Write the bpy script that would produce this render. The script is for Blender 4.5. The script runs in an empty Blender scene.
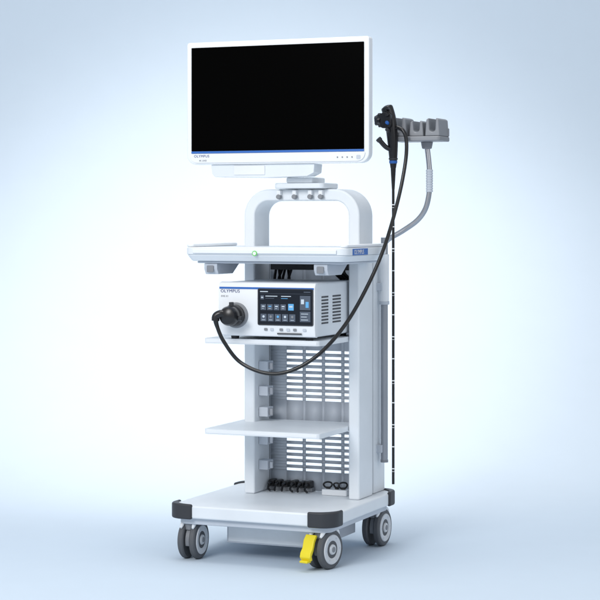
import bpy, bmesh, math, random
from mathutils import Vector, Matrix
random.seed(4)
S=bpy.context.scene
COL=S.collection
# ------------------------------------------------------------ materials
def mat(name,col,rough=.4,metal=0,spec=.5,var=.03,bump=0.0,bscale=600,emit=None,es=0,coat=0):
    m=bpy.data.materials.new(name); m.use_nodes=True
    nt=m.node_tree; b=nt.nodes['Principled BSDF']
    b.inputs['Roughness'].default_value=rough
    b.inputs['Metallic'].default_value=metal
    b.inputs['Specular IOR Level'].default_value=spec
    b.inputs['Coat Weight'].default_value=coat
    tc=nt.nodes.new('ShaderNodeTexCoord')
    n=nt.nodes.new('ShaderNodeTexNoise'); n.inputs['Scale'].default_value=7; n.inputs['Detail'].default_value=4
    nt.links.new(tc.outputs['Object'],n.inputs['Vector'])
    r=nt.nodes.new('ShaderNodeValToRGB')
    c=Vector(col)
    r.color_ramp.elements[0].position=.3; r.color_ramp.elements[1].position=.7
    r.color_ramp.elements[0].color=(*(c*(1-var)),1); r.color_ramp.elements[1].color=(*[min(1,x*(1+var)) for x in c],1)
    nt.links.new(n.outputs['Fac'],r.inputs['Fac']); nt.links.new(r.outputs['Color'],b.inputs['Base Color'])
    if bump>0:
        n2=nt.nodes.new('ShaderNodeTexNoise'); n2.inputs['Scale'].default_value=bscale
        nt.links.new(tc.outputs['Object'],n2.inputs['Vector'])
        bp=nt.nodes.new('ShaderNodeBump'); bp.inputs['Strength'].default_value=bump; bp.inputs['Distance'].default_value=.001
        nt.links.new(n2.outputs['Fac'],bp.inputs['Height']); nt.links.new(bp.outputs['Normal'],b.inputs['Normal'])
    if emit:
        b.inputs['Emission Color'].default_value=(*emit,1); b.inputs['Emission Strength'].default_value=es
    return m
WHITE=mat('white_powder_coat',(.75,.79,.83),.42,bump=.12)
WHITE2=mat('white_plastic',(.80,.825,.855),.35)
GREYW=mat('pale_grey_paint',(.52,.56,.62),.45,bump=.1)
GREY=mat('grey_plastic',(.22,.23,.25),.45,bump=.2)
DGREY=mat('dark_grey_rubber',(.028,.030,.036),.5,bump=.2)
TYRE=mat('grey_tyre',(.085,.09,.10),.6,bump=.1)
HUB=mat('hub_plastic',(.62,.64,.67),.4)
BLACK=mat('black_plastic',(.008,.008,.01),.3)
CORD=mat('black_cord',(.006,.006,.007),.28,spec=.5)
SCREEN=mat('screen_glass',(.001,.001,.001),.2,spec=.015,var=0)
TSCREEN=mat('touch_glass',(.012,.016,.024),.2,spec=.2,var=0)
STEEL=mat('satin_steel',(.42,.43,.46),.28,metal=.9)
ALU=mat('anodised_pole',(.34,.36,.40),.35,metal=.6)
BLUE=mat('brand_blue',(.02,.13,.46),.35)
NAVY=mat('navy_letter',(.01,.03,.16),.4)
CYAN=mat('icon_cyan',(.04,.2,.4),.4,emit=(.20,.55,.95),es=.4)
ICON=mat('icon_grey',(.05,.065,.09),.4,emit=(.15,.2,.3),es=.16)
ICONW=mat('icon_white',(.4,.45,.5),.4,emit=(.5,.6,.7),es=.35)
YELLOW=mat('yellow_lever',(.80,.66,.02),.4)
GREEN=mat('green_mark',(.15,.6,.12),.4)
INK=mat('tick_white',(.8,.8,.8),.4)
SLOT=mat('slot_dark',(.06,.065,.075),.6)
# ------------------------------------------------------------ mesh builder
class MB:
    def __init__(s): s.v=[];s.f=[];s.m=[];s.mats=[]
    def mi(s,m):
        if m not in s.mats: s.mats.append(m)
        return s.mats.index(m)
    def add(s,vs,fs,m):
        o=len(s.v); k=s.mi(m)
        s.v+=[Vector(p) for p in vs]
        for f in fs: s.f.append([i+o for i in f]); s.m.append(k)
    def box(s,x0,x1,y0,y1,z0,z1,m,R=None):
        vs=[(x,y,z) for x in(x0,x1) for y in(y0,y1) for z in(z0,z1)]
        if R: vs=[R@Vector(p) for p in vs]
        s.add(vs,[(0,1,3,2),(4,6,7,5),(0,4,5,1),(2,3,7,6),(0,2,6,4),(1,5,7,3)],m)
    def prism(s,poly,ax,a0,a1,m,R=None):
        n=len(poly)
        def P(p,a):
            q={'y':(p[0],a,p[1]),'z':(p[0],p[1],a),'x':(a,p[0],p[1])}[ax]
            return R@Vector(q) if R else Vector(q)
        vs=[P(p,a0) for p in poly]+[P(p,a1) for p in poly]
        fs=[list(range(n)),list(range(2*n-1,n-1,-1))]+[(i,(i+1)%n,n+(i+1)%n,n+i) for i in range(n)]
        s.add(vs,fs,m)
    def tube(s,pts,r,m,n=16,caps=True):
        pts=[Vector(p) for p in pts]; N=len(pts)
        if not isinstance(r,(list,tuple)): r=[r]*N
        vs=[];fs=[]; up=None
        for i,p in enumerate(pts):
            t=(pts[min(i+1,N-1)]-pts[max(i-1,0)]).normalized()
            if up is None:
                a=Vector((0,0,1)) if abs(t.z)<.9 else Vector((1,0,0)); up=(a-t*a.dot(t)).normalized()
            else: up=(up-t*up.dot(t)).normalized()
            w=t.cross(up)
            for k in range(n):
                A=2*math.pi*k/n; vs.append(p+(up*math.cos(A)+w*math.sin(A))*r[i])
        for i in range(N-1):
            for k in range(n): fs.append((i*n+k,i*n+(k+1)%n,(i+1)*n+(k+1)%n,(i+1)*n+k))
        if caps: fs+= [list(range(n))[::-1],list(range((N-1)*n,N*n))]
        s.add(vs,fs,m)
    def cyl(s,p0,p1,r0,r1,m,n=32): s.tube([p0,p1],[r0,r1],m,n)
    def lathe(s,o,ax,prof,m,n=40):
        o=Vector(o);ax=Vector(ax).normalized()
        s_pts=[o+ax*h for r,h in prof]
        a=Vector((0,0,1)) if abs(ax.z)<.9 else Vector((1,0,0)); up=(a-ax*a.dot(ax)).normalized(); w=ax.cross(up)
        vs=[p+(up*math.cos(2*math.pi*k/n)+w*math.sin(2*math.pi*k/n))*pr[0] for p,pr in zip(s_pts,prof) for k in range(n)]
        fs=[]
        N=len(prof)
        for i in range(N-1):
            for k in range(n): fs.append((i*n+k,i*n+(k+1)%n,(i+1)*n+(k+1)%n,(i+1)*n+k))
        fs+=[list(range(n))[::-1],list(range((N-1)*n,N*n))]
        s.add(vs,fs,m)
    def obj(s,name,parent=None,bevel=0,seg=2,label=None,sharp=35,origin=None):
        bb=[Vector((min(v[i] for v in s.v) for i in range(3))),Vector((max(v[i] for v in s.v) for i in range(3)))]
        c=(bb[0]+bb[1])/2 if origin is None else Vector(origin)
        me=bpy.data.meshes.new(name); me.from_pydata([v-c for v in s.v],[],s.f)
        for m in s.mats: me.materials.append(m)
        for p,k in zip(me.polygons,s.m): p.material_index=k; p.use_smooth=True
        b=bmesh.new(); b.from_mesh(me); bmesh.ops.recalc_face_normals(b,faces=b.faces); b.to_mesh(me); b.free()
        me.set_sharp_from_angle(angle=math.radians(sharp))
        o=bpy.data.objects.new(name,me); COL.objects.link(o)
        place(o,c,parent)
        if bevel:
            md=o.modifiers.new('bevel','BEVEL'); md.width=bevel; md.segments=seg; md.limit_method='ANGLE'; md.angle_limit=math.radians(40); md.harden_normals=True
        if label: o['label']=label
        return o
WL={}
def place(o,c,parent):
    c=Vector(c)
    if parent: o.parent=parent; o.location=c-WL[parent.name]
    else: o.location=c
    WL[o.name]=c
def empty(name,loc,label,cat):
    o=bpy.data.objects.new(name,None); COL.objects.link(o); o.empty_display_size=.05; place(o,loc,None)
    o['label']=label;o['category']=cat; return o
def rrect(x0,x1,y0,y1,r,n=8):
    if not isinstance(r,(list,tuple)): r=[r]*4   # bl br tr tl
    out=[]
    for (cx,cy,a0,rr) in ((x0+r[0],y0+r[0],180,r[0]),(x1-r[1],y0+r[1],270,r[1]),(x1-r[2],y1-r[2],0,r[2]),(x0+r[3],y1-r[3],90,r[3])):
        for k in range(n+1):
            A=math.radians(a0+90*k/n); out.append((cx+rr*math.cos(A),cy+rr*math.sin(A)))
    return out
def spline(P,k=10):
    P=[Vector(p) for p in P]; P=[P[0]*2-P[1]]+P+[P[-1]*2-P[-2]]; out=[]
    for i in range(1,len(P)-2):
        a,b,c,d=P[i-1:i+3]
        for j in range(k):
            t=j/k; out.append(.5*((2*b)+(c-a)*t+(2*a-5*b+4*c-d)*t*t+(3*b-a-3*c+d)*t**3))
    out.append(P[-2]); return out
def text(s,size,loc,face,m,parent,name='lettering',sx=1,gap=1.0):
    cu=bpy.data.curves.new('t','FONT'); cu.body=s; cu.size=size; cu.extrude=.0002; cu.resolution_u=4; cu.space_character=gap
    t=bpy.data.objects.new('t',cu); COL.objects.link(t)
    dg=bpy.context.evaluated_depsgraph_get(); me=bpy.data.meshes.new_from_object(t.evaluated_get(dg))
    bpy.data.objects.remove(t); 
    R=Matrix.Rotation(math.pi/2,4,'X')
    if face=='x': R=Matrix.Rotation(math.pi/2,4,'Z')@R
    me.transform(R@Matrix.Diagonal((sx,1,1,1))); me.materials.clear(); me.materials.append(m)
    o=bpy.data.objects.new(name,me); COL.objects.link(o); place(o,loc,parent); return o
# ------------------------------------------------------------ camera frame
TH=math.radians(23); v=Vector((-math.sin(TH),math.cos(TH),0)); r=Vector((math.cos(TH),math.sin(TH),0))
C=-6.3*v-.106*r; C.z=1.16
GZ=-.018
# ------------------------------------------------------------ backdrop: studio sweep
def sweep():
    prof=[]
    for d in (-1.0,2,4,5.5,7,7.6): prof.append((d,GZ))
    R=2.8
    for k in range(1,25):
        A=math.radians(90*k/24); prof.append((7.6+R*math.sin(A),GZ+R*(1-math.cos(A))))
    prof+=[(7.6+R,4),(7.6+R,6.5)]
    ws=[-7+14*i/20 for i in range(21)]
    vs=[];fs=[]
    base=Vector((C.x,C.y,0))
    for d,z in prof:
        for w in ws: p=base+v*d+r*w; vs.append((p.x,p.y,z))
    n=len(ws)
    for i in range(len(prof)-1):
        for j in range(n-1): fs.append((i*n+j,i*n+j+1,(i+1)*n+j+1,(i+1)*n+j))
    me=bpy.data.meshes.new('backdrop'); me.from_pydata(vs,[],fs)
    for p in me.polygons:p.use_smooth=True
    m=mat('backdrop_paper',(.585,.680,.780),.9,spec=.0,var=.006); me.materials.append(m)
    o=bpy.data.objects.new('backdrop',me); COL.objects.link(o); o['kind']='structure'; o['label']='pale blue seamless studio backdrop sweeping up from the floor'
sweep()
# ------------------------------------------------------------ TROLLEY
T=empty('equipment_trolley',(-.3,.31,GZ),'white medical equipment trolley with shelves, arch frame and four castors','trolley')
# base
BX0,BX1,BY0,BY1=-.605,0,0,.625
b=MB(); b.prism(rrect(BX0,BX1,BY0,BY1,.05),'z',.130,.175,WHITE)
base=b.obj('base_plate',T,.007,3)
b=MB(); b.prism(rrect(BX0+.02,BX1-.02,BY0+.02,BY1-.02,.04),'z',.108,.1295,GREYW); b.obj('base_underframe',T,.003)
def bumper(cx,cy,sx,sy):
    L=.085; R=.056; out=[]
    out.append((L,-.007)); 
    for k in range(9):
        A=math.radians(270-90*k/8); out.append((-.007+R+R*math.cos(A),-.007+R+R*math.sin(A)))
    out.append((-.007,L)); out.append((.004,L+.006))
    for k in range(1,8):
        t=k/8; A=math.radians(90*t)
        out.append((.004+ (L-.004)*(1-math.cos(A))*0.98, L-(L-.004)*math.sin(A)*.98))
    out.append((L+.006,.004))
    pts=[(cx+sx*x,cy+sy*y) for x,y in out]
    b=MB(); b.prism(pts,'z',.128,.1805,DGREY); b.obj('corner_bumper',base,.006,3)
for cx,sx in((BX0,1),(BX1,-1)):
    for cy,sy in((BY0,1),(BY1,-1)): bumper(cx,cy,sx,sy)
b=MB(); b.box(-.445,-.112,.13,.50,.035,.1075,GREYW); b.box(-.44,-.117,.1275,.1299,.04,.10,WHITE); b.obj('ballast_box',T,.004)
# castors
def caster(cx,cy,ang,lever=False):
    Rr=Matrix.Translation((cx,cy,0))@Matrix.Rotation(math.radians(ang),4,'Z')
    ax=Rr.to_3x3()@Vector((1,0,0)); c=Rr@Vector((0,.02,.048))
    e=MB()
    hood=[( .02+.050*math.cos(math.radians(a)),.048+.052*math.sin(math.radians(a))) for a in range(-20,201,10)]
    e.prism(hood,'x',-.009,.009,GREY,R=Rr)
    e.cyl(Rr@Vector((0,0,.085)),Rr@Vector((0,0,.125)),.022,.026,GREY)
    e.cyl(c-ax*.034,c+ax*.034,.008,.008,STEEL,16)
    cst=e.obj('castor',T,.002)
    for sgn in(-1,1):
        wc=c+ax*sgn*.011
        w=MB(); a=ax*sgn
        w.lathe(wc,a,[(.047,0),(.062,0),(.066,.004),(.066,.017),(.062,.021),(.0475,.0215)],TYRE,56)
        wh=w.obj('wheel',cst)
        h=MB(); h.lathe(wc,a,[(.046,.001),(.0500,.022),(.048,.0245),(.032,.0235),(.029,.0212),(.018,.0212),(.016,.026),(.004,.027)],HUB,56)
        h.lathe(wc,a,[(.009,.026),(.009,.0285),(.006,.0292)],GREY,24)
        for q in range(6):
            A=q*math.pi/3; 
            d=ax.cross(Vector((0,0,1)))*math.cos(A)+Vector((0,0,1))*math.sin(A)
            h.cyl(wc+a*.0225+d*.040,wc+a*.0247+d*.040,.003,.003,GREYW,12)
        h.obj('hub',wh)
        g=MB()
        pts=[Rr@Vector((sgn*.022, .02+.071*math.cos(math.radians(q)), .048+.071*math.sin(math.radians(q)))) for q in range(40,150,10)]
        g.tube(pts,[.004]+[.007]*9+[.004],WHITE2,10)
        g.obj('wheel_guard',cst)
    if lever:
        l=MB()
        pr=[(-.055,.085),(-.062,.060),(-.074,.045),(-.078,.030),(-.070,.018),(-.060,.020),(-.064,.034),(-.054,.050),(-.044,.078),(-.03,.098),(-.04,.102)]
        l.prism(pr,'x',-.034,.008,YELLOW,R=Rr)
        l.box(-.030,.002,-.085,-.060,.012,.020,YELLOW,R=Rr)
        l.obj('brake_lever',cst,.003,3)
caster(-.062,.055,-12,True); caster(-.548,.055,2); caster(-.055,.545,-2); caster(-.548,.56,20)
# arch frame
XO0,XO1=-.477,-.035; FT=.041
def U(x0,x1,t,zb,zt,R,n=12):
    o=[(x0,zb)]
    for k in range(n+1):
        A=math.radians(180-90*k/n); o.append((x0+R+R*math.cos(A),zt-R+R*math.sin(A)))
    for k in range(n+1):
        A=math.radians(90-90*k/n); o.append((x1-R+R*math.cos(A),zt-R+R*math.sin(A)))
    o.append((x1,zb)); o.append((x1-t,zb)); q=R-t
    for k in range(n+1):
        A=math.radians(90*k/n); o.append((x1-R+q*math.cos(A),zt-R+q*math.sin(A)))
    for k in range(n+1):
        A=math.radians(90+90*k/n); o.append((x0+R+q*math.cos(A),zt-R+q*math.sin(A)))
    o.append((x0+t,zb)); return o
b=MB(); b.prism(U(XO0,XO1,FT,.175,1.262,.095),'y',.34,.475,WHITE); frame=b.obj('arch_frame',T,.007,3)
for x0,x1,g0,g1 in((XO0+.004,XO0+.036,XO0+.014,XO0+.030),(XO1-.034,XO1-.006,XO1-.030,XO1-.020)):
    b=MB(); b.box(x0,x1,.500,.612,.176,1.02,WHITE); ru=b.obj('rear_upright',T,.005,3)
    b=MB(); b.box(g0,g1,.4755,.4995,.18,1.02,GREY); b.obj('gap_shade_strip',ru)  # dark seam strip, its grey colour stands for shade in the column gap
# perforated back panel (real slots)
def panel(x0,x1,z0,z1,holes,y):
    xs=sorted({x0,x1}|{h[0] for h in holes}|{h[1] for h in holes}); zs=sorted({z0,z1}|{h[2] for h in holes}|{h[3] for h in holes})
    b=MB(); 
    for i in range(len(xs)-1):
        for j in range(len(zs)-1):
            mx=(xs[i]+xs[i+1])/2; mz=(zs[j]+zs[j+1])/2
            if any(h[0]<mx<h[1] and h[2]<mz<h[3] for h in holes): continue
            b.add([(xs[i],y,zs[j]),(xs[i+1],y,zs[j]),(xs[i+1],y,zs[j+1]),(xs[i],y,zs[j+1])],[(0,1,2,3)],GREYW)
    o=b.obj('back_panel',T); md=o.modifiers.new('s','SOLIDIFY'); md.thickness=.0025
    return o
holes=[]
cols=[(-.375,-.312),(-.300,-.237),(-.225,-.162),(-.150,-.096)]
for zlo,n in((.245,8),(.50,9)):
    for i in range(n):
        z=zlo+i*.0215
        for c0,c1 in cols: holes.append((c0,c1,z,z+.010))
panel(XO0+FT-.002,XO1-FT+.002,.176,1.0,holes,.488)
for z in (.275,.365,.465,.54,.63):
    b=MB(); b.box(-.4355,-.400,.375,.425,z-.017,z+.017,GREYW); b.box(-.400,-.385,.385,.392,z-.012,z+.012,STEEL); b.box(-.4005,-.396,.398,.415,z-.006,z+.006,SLOT)
    b.obj('shelf_bracket',T,.002)
# shelves
for zt in (.432,.745):
    b=MB(); b.prism(rrect(-.508,-.077,.075,.46,[.012,.012,.002,.002],5),'z',zt-.018,zt,WHITE)
    b.box(-.500,-.085,.0735,.076,zt-.0145,zt-.0035,WHITE2)
    b.obj('shelf',T,.003,2)
# worktop with curved apron
b=MB()
def loft(lo,hi,z0,z1,m):
    n=len(lo)
    vs=[(x,y,z0) for x,y in lo]+[(x,y,z1) for x,y in hi]
    b.add(vs,[list(range(n))[::-1],list(range(n,2*n))]+[(i,(i+1)%n,n+(i+1)%n,n+i) for i in range(n)],m)
b.prism(rrect(-.562,.040,.03,.42,[.03,.03,.02,.02],6),'z',1.034,1.060,WHITE)
loft(rrect(-.548,.026,.048,.42,[.025,.025,.015,.015],6),rrect(-.561,.039,.031,.42,[.03,.03,.02,.02],6),1.012,1.0338,WHITE)
b.prism(rrect(-.535,.015,.065,.415,.02,6),'z',1.004,1.0118,GREYW)
wt=b.obj('worktop',T,.005,3)
for x0,x1 in((-.560,-.532),(.010,.038)):
    b=MB(); b.prism(rrect(x0,x1,.04,.41,.012,5),'z',1.0605,1.071,WHITE2); b.obj('side_rim',wt,.004,3)
b=MB(); b.box(-.528,.005,.024,.0296,1.039,1.053,WHITE2); b.obj('front_trim',wt,.002)
b=MB(); b.cyl((-.292,.0235,1.040),(-.292,.0215,1.040),.009,.009,GREEN); b.cyl((-.292,.0217,1.040),(-.292,.0208,1.040),.006,.006,WHITE2); b.obj('status_mark',wt)
for x0 in (-.505,-.095):
    b=MB(); b.prism([(.07,1.0035),(.07,.985),(.082,.966),(.20,.966),(.26,1.0035)],'x',x0,x0+.05,GREYW)
    b.box(x0+.012,x0+.038,.065,.0697,.973,.996,GREY); b.obj('tray_bracket',wt,.003)
b=MB(); b.box(.0402,.0415,.085,.225,1.035,1.0565,BLUE); lb=b.obj('side_label',wt)
text('OLYMPUS',.021,(.0420,.096,1.0385),'x',INK,lb,sx=.95,gap=1.05)
# dark cable bundle behind the worktop, plus a block standing in for shade
b=MB()
for i in range(6):
    x=-.40+.012*i+random.uniform(-.003,.003)
    b.tube(spline([(x,.44,1.005),(x+.01,.43,.98),(x-.004+.012*math.sin(i*2),.45,.93),(x+.006,.46,.86),(x,.47,.78)]),.005,CORD,10)
for i in range(4):
    x=-.14+.012*i
    b.tube(spline([(x,.44,1.005),(x-.02,.42,.97),(x+.004,.44,.93),(x,.47,.86)]),.005,CORD,10)
b.box(-.40,-.10,.40,.44,.975,1.003,DGREY)  # not a cable: block coloured dark for the shaded space under the worktop
b.obj('cables_and_shade_block',T)
# power sockets row
b=MB(); b.box(-.434,-.262,.455,.485,.1755,.190,GREY); strip=b.obj('socket_strip',T,.002)
for i in range(6):
    x=-.420+.029*i+random.uniform(-.002,.002); dz=random.uniform(-.003,.002)
    b=MB(); b.prism(rrect(x-.010,x+.010,.190,.214+dz,.006,4),'y',.445,.480,BLACK)
    b.cyl((x,.447,.203),(x,.425,.199),.007,.005,BLACK,16); b.tube(spline([(x,.428,.199),(x+.003,.412,.188),(x+.012+random.uniform(-.01,.006),.405,.181)]),.004,CORD,10)
    b.obj('plug',strip,.0015)
# pole and hanger arm
PX,PY=-.018,.545
b=MB(); b.cyl((PX,PY,.292),(PX,PY,1.09),.0125,.0125,ALU,32); b.cyl((PX,PY,.285),(PX,PY,.294),.0138,.0138,GREY); pole=b.obj('pole',T)
b=MB(); b.cyl((PX,PY,.86),(PX,PY,1.03),.0165,.0165,WHITE2); b.cyl((PX,PY,.85),(PX,PY,.862),.018,.018,GREYW); b.obj('pole_sleeve',pole,.001)
for z in (.90,.32):
    b=MB(); b.box(-.045,-.02,.525,.565,z,z+.028,GREYW); b.obj('pole_clamp',pole,.002)
b=MB()
arm=spline([(PX,PY,1.03),(PX,PY,1.06),(-.003,.545,1.083),(.05,.545,1.113),(.105,.545,1.150),(.136,.545,1.19),(.150,.545,1.24),(.154,.545,1.30),(.150,.545,1.36),(.143,.545,1.418)],8)
b.tube(arm,.0095,STEEL,20); 
armo=b.obj('hanger_arm',T)
b=MB(); pr=[(.0100,0)]
for i in range(9): pr+=[(.0125,i*.009+.001),(.0125,i*.009+.006),(.0108,i*.009+.0068),(.0108,i*.009+.0088)]
b.lathe((.1525,.545,1.252),(0,0,1),pr,GREYW,24)
b.obj('arm_grip',armo)
b=MB()
b.prism(rrect(.038,.222,.455,.57,.012,4),'z',1.430,1.447,GREY)
b.cyl((.143,.545,1.405),(.143,.545,1.431),.017,.022,GREY)
def fork(xc,w,h,nw,z0,y0,y1):
    o=[(xc-w/2,z0),(xc+w/2,z0),(xc+w/2-.004,z0+h),(xc+nw/2+.002,z0+h+.006)]
    for k in range(9):
        A=math.radians(0-180*k/8); o.append((xc+nw/2*math.cos(A),z0+.026+nw/2*math.sin(A)))
    o+=[(xc-nw/2-.002,z0+h+.006),(xc-w/2+.004,z0+h)]
    b.prism(o,'y',y0,y1,GREY)
fork(.068,.054,.062,.018,1.4472,.462,.555); fork(.130,.054,.050,.022,1.4472,.468,.56); fork(.192,.054,.058,.022,1.4472,.46,.565)
b.prism(rrect(.04,.22,.545,.572,.008,4),'z',1.4475,1.478,GREY)
b.obj('scope_hanger',armo,.004,3)
# ------------------------------------------------------------ MONITOR
M=empty('monitor',(-.31,.29,1.30),'large flat white-framed monitor with black screen above the trolley','monitor')
MX0,MX1,MZ0,MZ1=-.660,.036,1.350,1.785; Y=.25
b=MB(); b.prism(rrect(MX0,MX1,MZ0,MZ1,[.035,.035,.010,.010],8),'y',Y,Y+.036,WHITE2)
b.prism(rrect(MX0+.03,MX1-.03,MZ0+.02,MZ1-.02,.03,6),'y',Y+.036,Y+.075,WHITE)
b.box(-.44,-.18,Y+.075,Y+.092,1.42,1.62,GREYW)
hs=b.obj('housing',M,.004,3)
b=MB(); b.prism(rrect(MX0+.019,MX1-.018,1.3975,1.766,.002,3),'y',Y-.0022,Y-.0002,SCREEN); b.obj('screen',hs)
b=MB(); b.box(MX0+.019,MX1-.018,Y-.0030,Y-.0003,1.3895,1.3970,BLUE); b.obj('blue_stripe',hs)
b=MB(); b.prism(rrect(MX0+.014,MX1-.014,MZ0+.006,1.3880,[.028,.028,.004,.004],6),'y',Y-.004,Y-.0003,WHITE2); ch=b.obj('lower_bezel',hs,.002)
text('OLYMPUS',.0125,(MX0+.030,Y-.0045,1.3755),'y',NAVY,ch,sx=1.05,gap=1.08)
text('4K UHD',.0085,(MX0+.050,Y-.0045,1.361),'y',GREY,ch)
for i in range(4):
    b=MB(); b.cyl((MX1-.115+.018*i,Y-.004,1.370),(MX1-.115+.018*i,Y-.0055,1.370),.0026,.0026,GREY,16); b.obj('control_button',ch)
b=MB(); b.prism(rrect(MX1-.045,MX1-.03,1.363,1.377,.003,3),'y',Y-.0052,Y-.004,GREYW); b.obj('power_button',ch)
b=MB()
b.prism([(-.570,1.349),(-.566,1.318),(-.556,1.306),(-.36,1.302),(-.20,1.306),(-.175,1.318),(-.172,1.349)],'y',.262,.335,WHITE)
b.box(-.48,-.36,.258,.2618,1.312,1.345,WHITE2)
b.obj('lower_mount',M,.004,3)
b=MB()
b.prism(rrect(-.345,-.155,.30,.455,.02,5),'z',1.2635,1.283,WHITE)
b.box(-.30,-.20,.31,.43,1.283,1.303,WHITE)
b.box(-.37,-.17,.325,.365,1.36,1.50,WHITE)
b.obj('neck',M,.005,3)
for x in(-.335,-.275,-.215,-.175):
    b=MB(); b.cyl((x,.332,1.235),(x,.318,1.235),.010,.008,GREY,20)
    b.box(x-.007,x+.007,.322,.3395,1.238,1.258,WHITE2); b.obj('cable_clip',frame,.001)
# ------------------------------------------------------------ VIDEO PROCESSOR
V=empty('video_processor',(-.255,.25,.745),'white and grey video processor with colour touchscreen on the shelf','video processor')
x0,x1,z0,z1=-.440,-.082,.757,.942
b=MB(); b.prism(rrect(x0+.003,x1-.003,z0,z1-.002,.008,4),'y',.075,.44,WHITE); cs=b.obj('case',V,.003)
b=MB()
fp=[(.0745,z0-.001),(.0745,z1),(.058,z1-.002),(.050,z1-.018),(.050,z0+.03),(.056,z0+.002)]
b.prism(fp,'x',x0,x1,WHITE2); fr=b.obj('front_panel',V,.003,3)
b=MB(); b.box(x0+.004,x1-.004,.0485,.0497,z1-.024,z1-.0175,BLUE); bl=b.obj('blue_stripe',fr)
text('OLYMPUS',.0150,(x0+.008,.0492,z1-.0365),'y',NAVY,bl,sx=1.05,gap=1.08)
text('EVIS X1',.0085,(x0+.010,.0493,z1-.052),'y',GREY,fr)
b=MB(); sx0,sx1,sz0,sz1=-.288,-.091,.800,.918
b.prism(rrect(sx0-.004,sx1+.004,sz0-.004,sz1+.003,.006,4),'y',.0472,.0498,DGREY); bez=b.obj('touchscreen',fr,.0006)
b=MB(); b.box(sx0,sx1,.0464,.0471,sz0,sz1,TSCREEN)
yy0,yy1=.0458,.0463; ya,yb=yy0-.0004,yy0-.0001
b.box(sx0+.006,sx0+.035,yy0,yy1,sz1-.009,sz1-.006,ICONW); b.box(sx1-.03,sx1-.006,yy0,yy1,sz1-.009,sz1-.006,ICON)
b.box(sx0+.006,sx1-.006,yy0,yy1,sz1-.0145,sz1-.0138,ICON)
b.box(sx0+.008,sx0+.020,yy0,yy1,sz1-.034,sz1-.020,ICON); b.box(sx0+.010,sx0+.018,ya,yb,sz1-.029,sz1-.0255,ICONW)
b.box(sx0+.026,sx0+.070,yy0,yy1,sz1-.024,sz1-.0215,ICONW); b.box(sx0+.026,sx0+.058,yy0,yy1,sz1-.031,sz1-.0292,ICON)
b.box(sx0+.084,sx0+.120,yy0,yy1,sz1-.024,sz1-.0215,ICONW); b.box(sx0+.084,sx0+.108,yy0,yy1,sz1-.031,sz1-.0292,CYAN)
for i in range(4):
    ax0=sx0+.008+i*.0245; az=sz0+.048
    b.box(ax0,ax0+.020,yy0,yy1,az,az+.020,ICON)
    b.box(ax0+.005,ax0+.015,ya,yb,az+.011,az+.0145,(ICONW,CYAN,ICONW,ICONW)[i])
    b.box(ax0+.005,ax0+.012+.002*(i%2),ya,yb,az+.005,az+.0063,ICONW)
b.box(sx0+.110,sx0+.130,yy0,yy1,sz0+.048,sz0+.070,CYAN); b.box(sx0+.114,sx0+.126,ya,yb,sz0+.058,sz0+.063,ICONW)
for i in range(5):
    ax0=sx0+.008+i*.0265; az=sz0+.010
    b.box(ax0,ax0+.022,yy0,yy1,az,az+.025,ICON)
    b.cyl((ax0+.011,yy0-.0001,az+.016),(ax0+.011,yy0-.0005,az+.016),.0042,.0042,(ICONW,GREY,CYAN,ICONW,GREY)[i],14)
    b.box(ax0+.005,ax0+.017,ya,yb,az+.004,az+.0055,ICONW)
b.box(sx1-.044,sx1-.006,yy0,yy1,sz0+.010,sz0+.045,ICON); b.box(sx1-.044,sx1-.006,yy0,yy1,sz0+.050,sz1-.020,ICON)
for k in range(3):
    b.box(sx1-.040,sx1-.014-.005*(k%2),ya,yb,sz0+.016+k*.010,sz0+.018+k*.010,ICONW)
b.box(sx1-.040,sx1-.029,ya,yb,sz0+.070,sz0+.086,ICONW); b.box(sx1-.023,sx1-.012,ya,yb,sz0+.058,sz0+.078,CYAN)
b.obj('display',bez)
for i,x in enumerate((-.262,-.240,-.205,-.180,-.155,-.120)):
    b=MB(); b.prism(rrect(x-.006,x+.006,.778,.7865,.002,3),'y',.0480,.0497,GREYW if i%2 else GREY); b.obj('control_button',fr)
b=MB(); b.box(-.22,-.13,.0485,.0497,.766,.771,SLOT); b.obj('card_slot',fr)
b=MB(); b.lathe((-.372,.0499,.828),(0,-1,0),[(.044,0),(.044,.005),(.040,.009),(.030,.010)],GREY); b.obj('scope_socket',fr)
for g0,g1,zz0,zz1 in((.115,.175,.80,.90),(.215,.29,.80,.90)):
    b=MB(); n=9
    for i in range(n):
        z=zz0+(zz1-zz0)*i/n; b.box(x1-.0035,x1-.0020,g0,g1,z,z+.0055,SLOT)
    b.obj('side_vent',cs)
for px in(x0+.04,x1-.04):
    for py in(.10,.40):
        b=MB(); b.cyl((px,py,.7455),(px,py,.757),.013,.015,DGREY,20); b.obj('rubber_foot',V)
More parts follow.
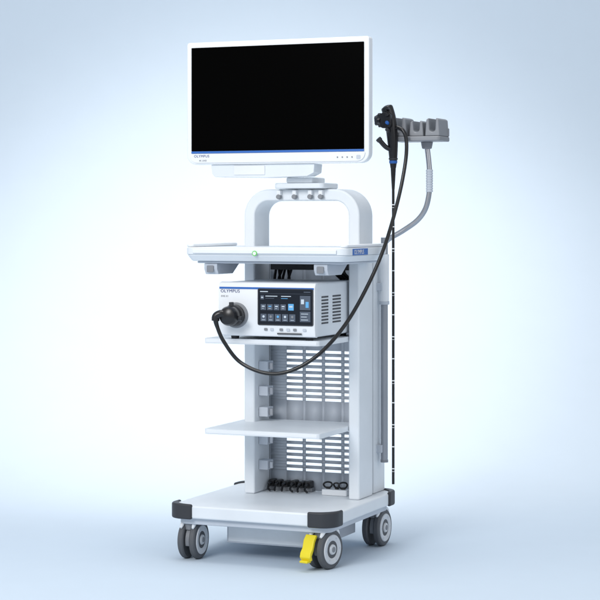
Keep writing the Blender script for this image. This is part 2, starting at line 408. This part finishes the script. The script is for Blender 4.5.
# ------------------------------------------------------------ ENDOSCOPE
E=empty('endoscope',(.05,.455,1.43),'black flexible endoscope hanging from the hanger, plugged into the processor','endoscope')
b=MB()
b.tube(spline([(.050,.452,1.335),(.050,.452,1.37),(.049,.45,1.42),(.046,.447,1.47),(.040,.443,1.515),(.032,.44,1.545),(.028,.439,1.556)],6),
  [ .010+(.0215-.010)*math.sin(min(1,i/24)*math.pi/2) if i<30 else .0215*math.sqrt(max(.12,1-((i-30)/6)**2)) for i in range(37)],BLACK,24)
b.prism(rrect(.016,.056,1.475,1.53,.012,5),'y',.408,.45,BLACK)
b.tube(spline([(.046,.446,1.40),(.030,.43,1.41),(.012,.42,1.432)],6),.0085,BLACK,16)
b.cyl((.013,.4205,1.431),(.006,.416,1.440),.0105,.0105,DGREY,20)
cb=b.obj('control_body',E,.002)
def star(cy,cz,r0,r1,n):
    return [(cy+(r0 if (k//3)%2 else r1)*math.cos(2*math.pi*k/(6*n)),cz+(r0 if (k//3)%2 else r1)*math.sin(2*math.pi*k/(6*n))) for k in range(6*n)]
b=MB(); b.prism(star(.432,1.505,.026,.022,5),'x',.004,.015,BLACK); b.obj('angulation_knob',cb,.0015)
b=MB(); b.prism(star(.432,1.505,.020,.0165,4),'x',-.008,.0035,DGREY); b.cyl((-.0081,.432,1.505),(-.012,.432,1.505),.008,.006,BLACK,20); b.obj('angulation_knob',cb,.0015)
for z,m in((1.545,BLACK),(1.522,BLACK),(1.495,BLUE),(1.470,DGREY)):
    b=MB(); b.cyl((.045,.415,z-.004),(.045,.398,z),.0065,.006,m,20); b.obj('control_button',cb,.001)
b=MB(); b.lathe((.050,.452,1.352),(0,0,1),[(.0135,0),(.0145,.003),(.0145,.008),(.0155,.010)],BLUE,28)
b.lathe((.050,.452,1.365),(0,0,1),[(.0155,0),(.0165,.003),(.016,.006)],DGREY,28); b.obj('collar_ring',cb)
b=MB()
b.tube([(.050,.452,1.337),(.050,.452,1.29),(.050,.452,1.26)],[.0095,.0068,.0050],BLACK,20)
b.tube([(.050,.452,1.262),(.050,.452,.222)],.0048,CORD,18)
for i in range(13):
    z=1.205-i*.0775
    b.cyl((.050,.452,z),(.050,.452,z+.0035),.00505,.00505,INK,18)
    if i%2==0:
        b.cyl((.050,.452,z-.009),(.050,.452,z-.0075),.00505,.00505,INK,18)
b.obj('insertion_tube',E)
P=[(.050,.448,1.475),(.072,.440,1.478),(.096,.436,1.462),(.1056,.436,1.42),(.102,.43,1.345),(.087,.40,1.223),(.0646,.33,1.0665),(.0437,.22,.931),(.0067,.10,.800),(-.0625,.03,.702),(-.1515,0,.648),(-.2387,-.01,.6392),(-.3312,-.01,.6734),(-.385,-.022,.7403),(-.408,-.03,.795),(-.410,-.035,.822)]
b=MB(); sp=spline(P,14)
n=len(sp); b.tube(sp,[.0066+.004*max(0,1-i/16)+.004*max(0,1-(n-1-i)/16) for i in range(n)],CORD,18); b.obj('universal_cord',E)
b=MB()
b.lathe((-.372,.049,.828),(0,-1,0),[(.034,0),(.036,.008),(.036,.034),(.032,.040),(.033,.044),(.033,.066),(.028,.078),(.016,.085)],BLACK,36)
b.tube(spline([(-.372,-.015,.828),(-.392,-.028,.836),(-.409,-.034,.828),(-.411,-.035,.812)],5),.0135,BLACK,18)
b.cyl((-.372,.01,.85),(-.372,.008,.874),.009,.008,DGREY,16); b.cyl((-.345,.0,.82),(-.325,-.005,.82),.009,.008,DGREY,16)
b.obj('scope_connector',E,.001)
# ------------------------------------------------------------ small box with cable loops on the base
B=empty('connector_box',(-.155,.43,.1752),'small white box with looped black leads on the trolley base','connector box')
b=MB(); b.prism(rrect(-.205,-.108,.405,.455,.006,4),'z',.1755,.196,WHITE2); b.obj('box_body',B,.002)
for i,x in enumerate((-.188,-.155,-.13)):
    b=MB(); R=(.015,.012,.016)[i]; tl=(.4,-.3,.7)[i]
    b.tube([(x+R*math.cos(a*math.pi/8)*math.cos(tl),.425+R*math.cos(a*math.pi/8)*math.sin(tl)+.003*math.sin(a*math.pi/4),.210+R*.7*math.sin(a*math.pi/8)) for a in range(17)],.0032,CORD,10)
    b.cyl((x,.43,.1965),(x,.43,.203),.008,.007,BLACK,16); b.obj('lead_loop',B)
# ------------------------------------------------------------ camera
cd=bpy.data.cameras.new('camera'); cam=bpy.data.objects.new('camera',cd); COL.objects.link(cam)
cam.location=C; cam.rotation_euler=(math.pi/2,0,TH); cd.lens=114; cd.sensor_width=36; cd.shift_y=-82/600; cd.clip_end=100
S.camera=cam
# ------------------------------------------------------------ light
w=bpy.data.worlds.new('World'); S.world=w; w.use_nodes=True
w.node_tree.nodes['Background'].inputs[0].default_value=(.95,.97,1,1); w.node_tree.nodes['Background'].inputs[1].default_value=.58
def aim(o,t): o.rotation_euler=(Vector(t)-o.location).to_track_quat('-Z','Y').to_euler()
def area(loc,t,size,e,col=(1,1,1)):
    l=bpy.data.lights.new('softbox','AREA'); l.energy=e; l.size=size; l.color=col
    o=bpy.data.objects.new('softbox',l); COL.objects.link(o); o.location=loc; aim(o,t); return o
fc=Vector((C.x,C.y,0))
area(fc+v*2.4-r*2.6+Vector((0,0,3.4)),(-.3,.3,.9),1.8,160)
area(fc+v*3.5+r*3.2+Vector((0,0,2.5)),(-.3,.3,.9),2.0,18,(.93,.96,1))
area(fc+v*6.4+Vector((0,0,4.5)),(-.3,.3,0),2.0,65)
l=bpy.data.lights.new('backdrop_spot','SPOT'); l.energy=560; l.spot_size=math.radians(66); l.spot_blend=1; l.shadow_soft_size=.4; l.color=(1,.93,.86)
o=bpy.data.objects.new('backdrop_spot',l); COL.objects.link(o); o.location=fc+v*7.4-r*.15+Vector((0,0,4.3)); aim(o,fc+v*9.3-r*.15+Vector((0,0,.45)))
S.view_settings.view_transform='Standard'; S.view_settings.look='None'; S.view_settings.exposure=0
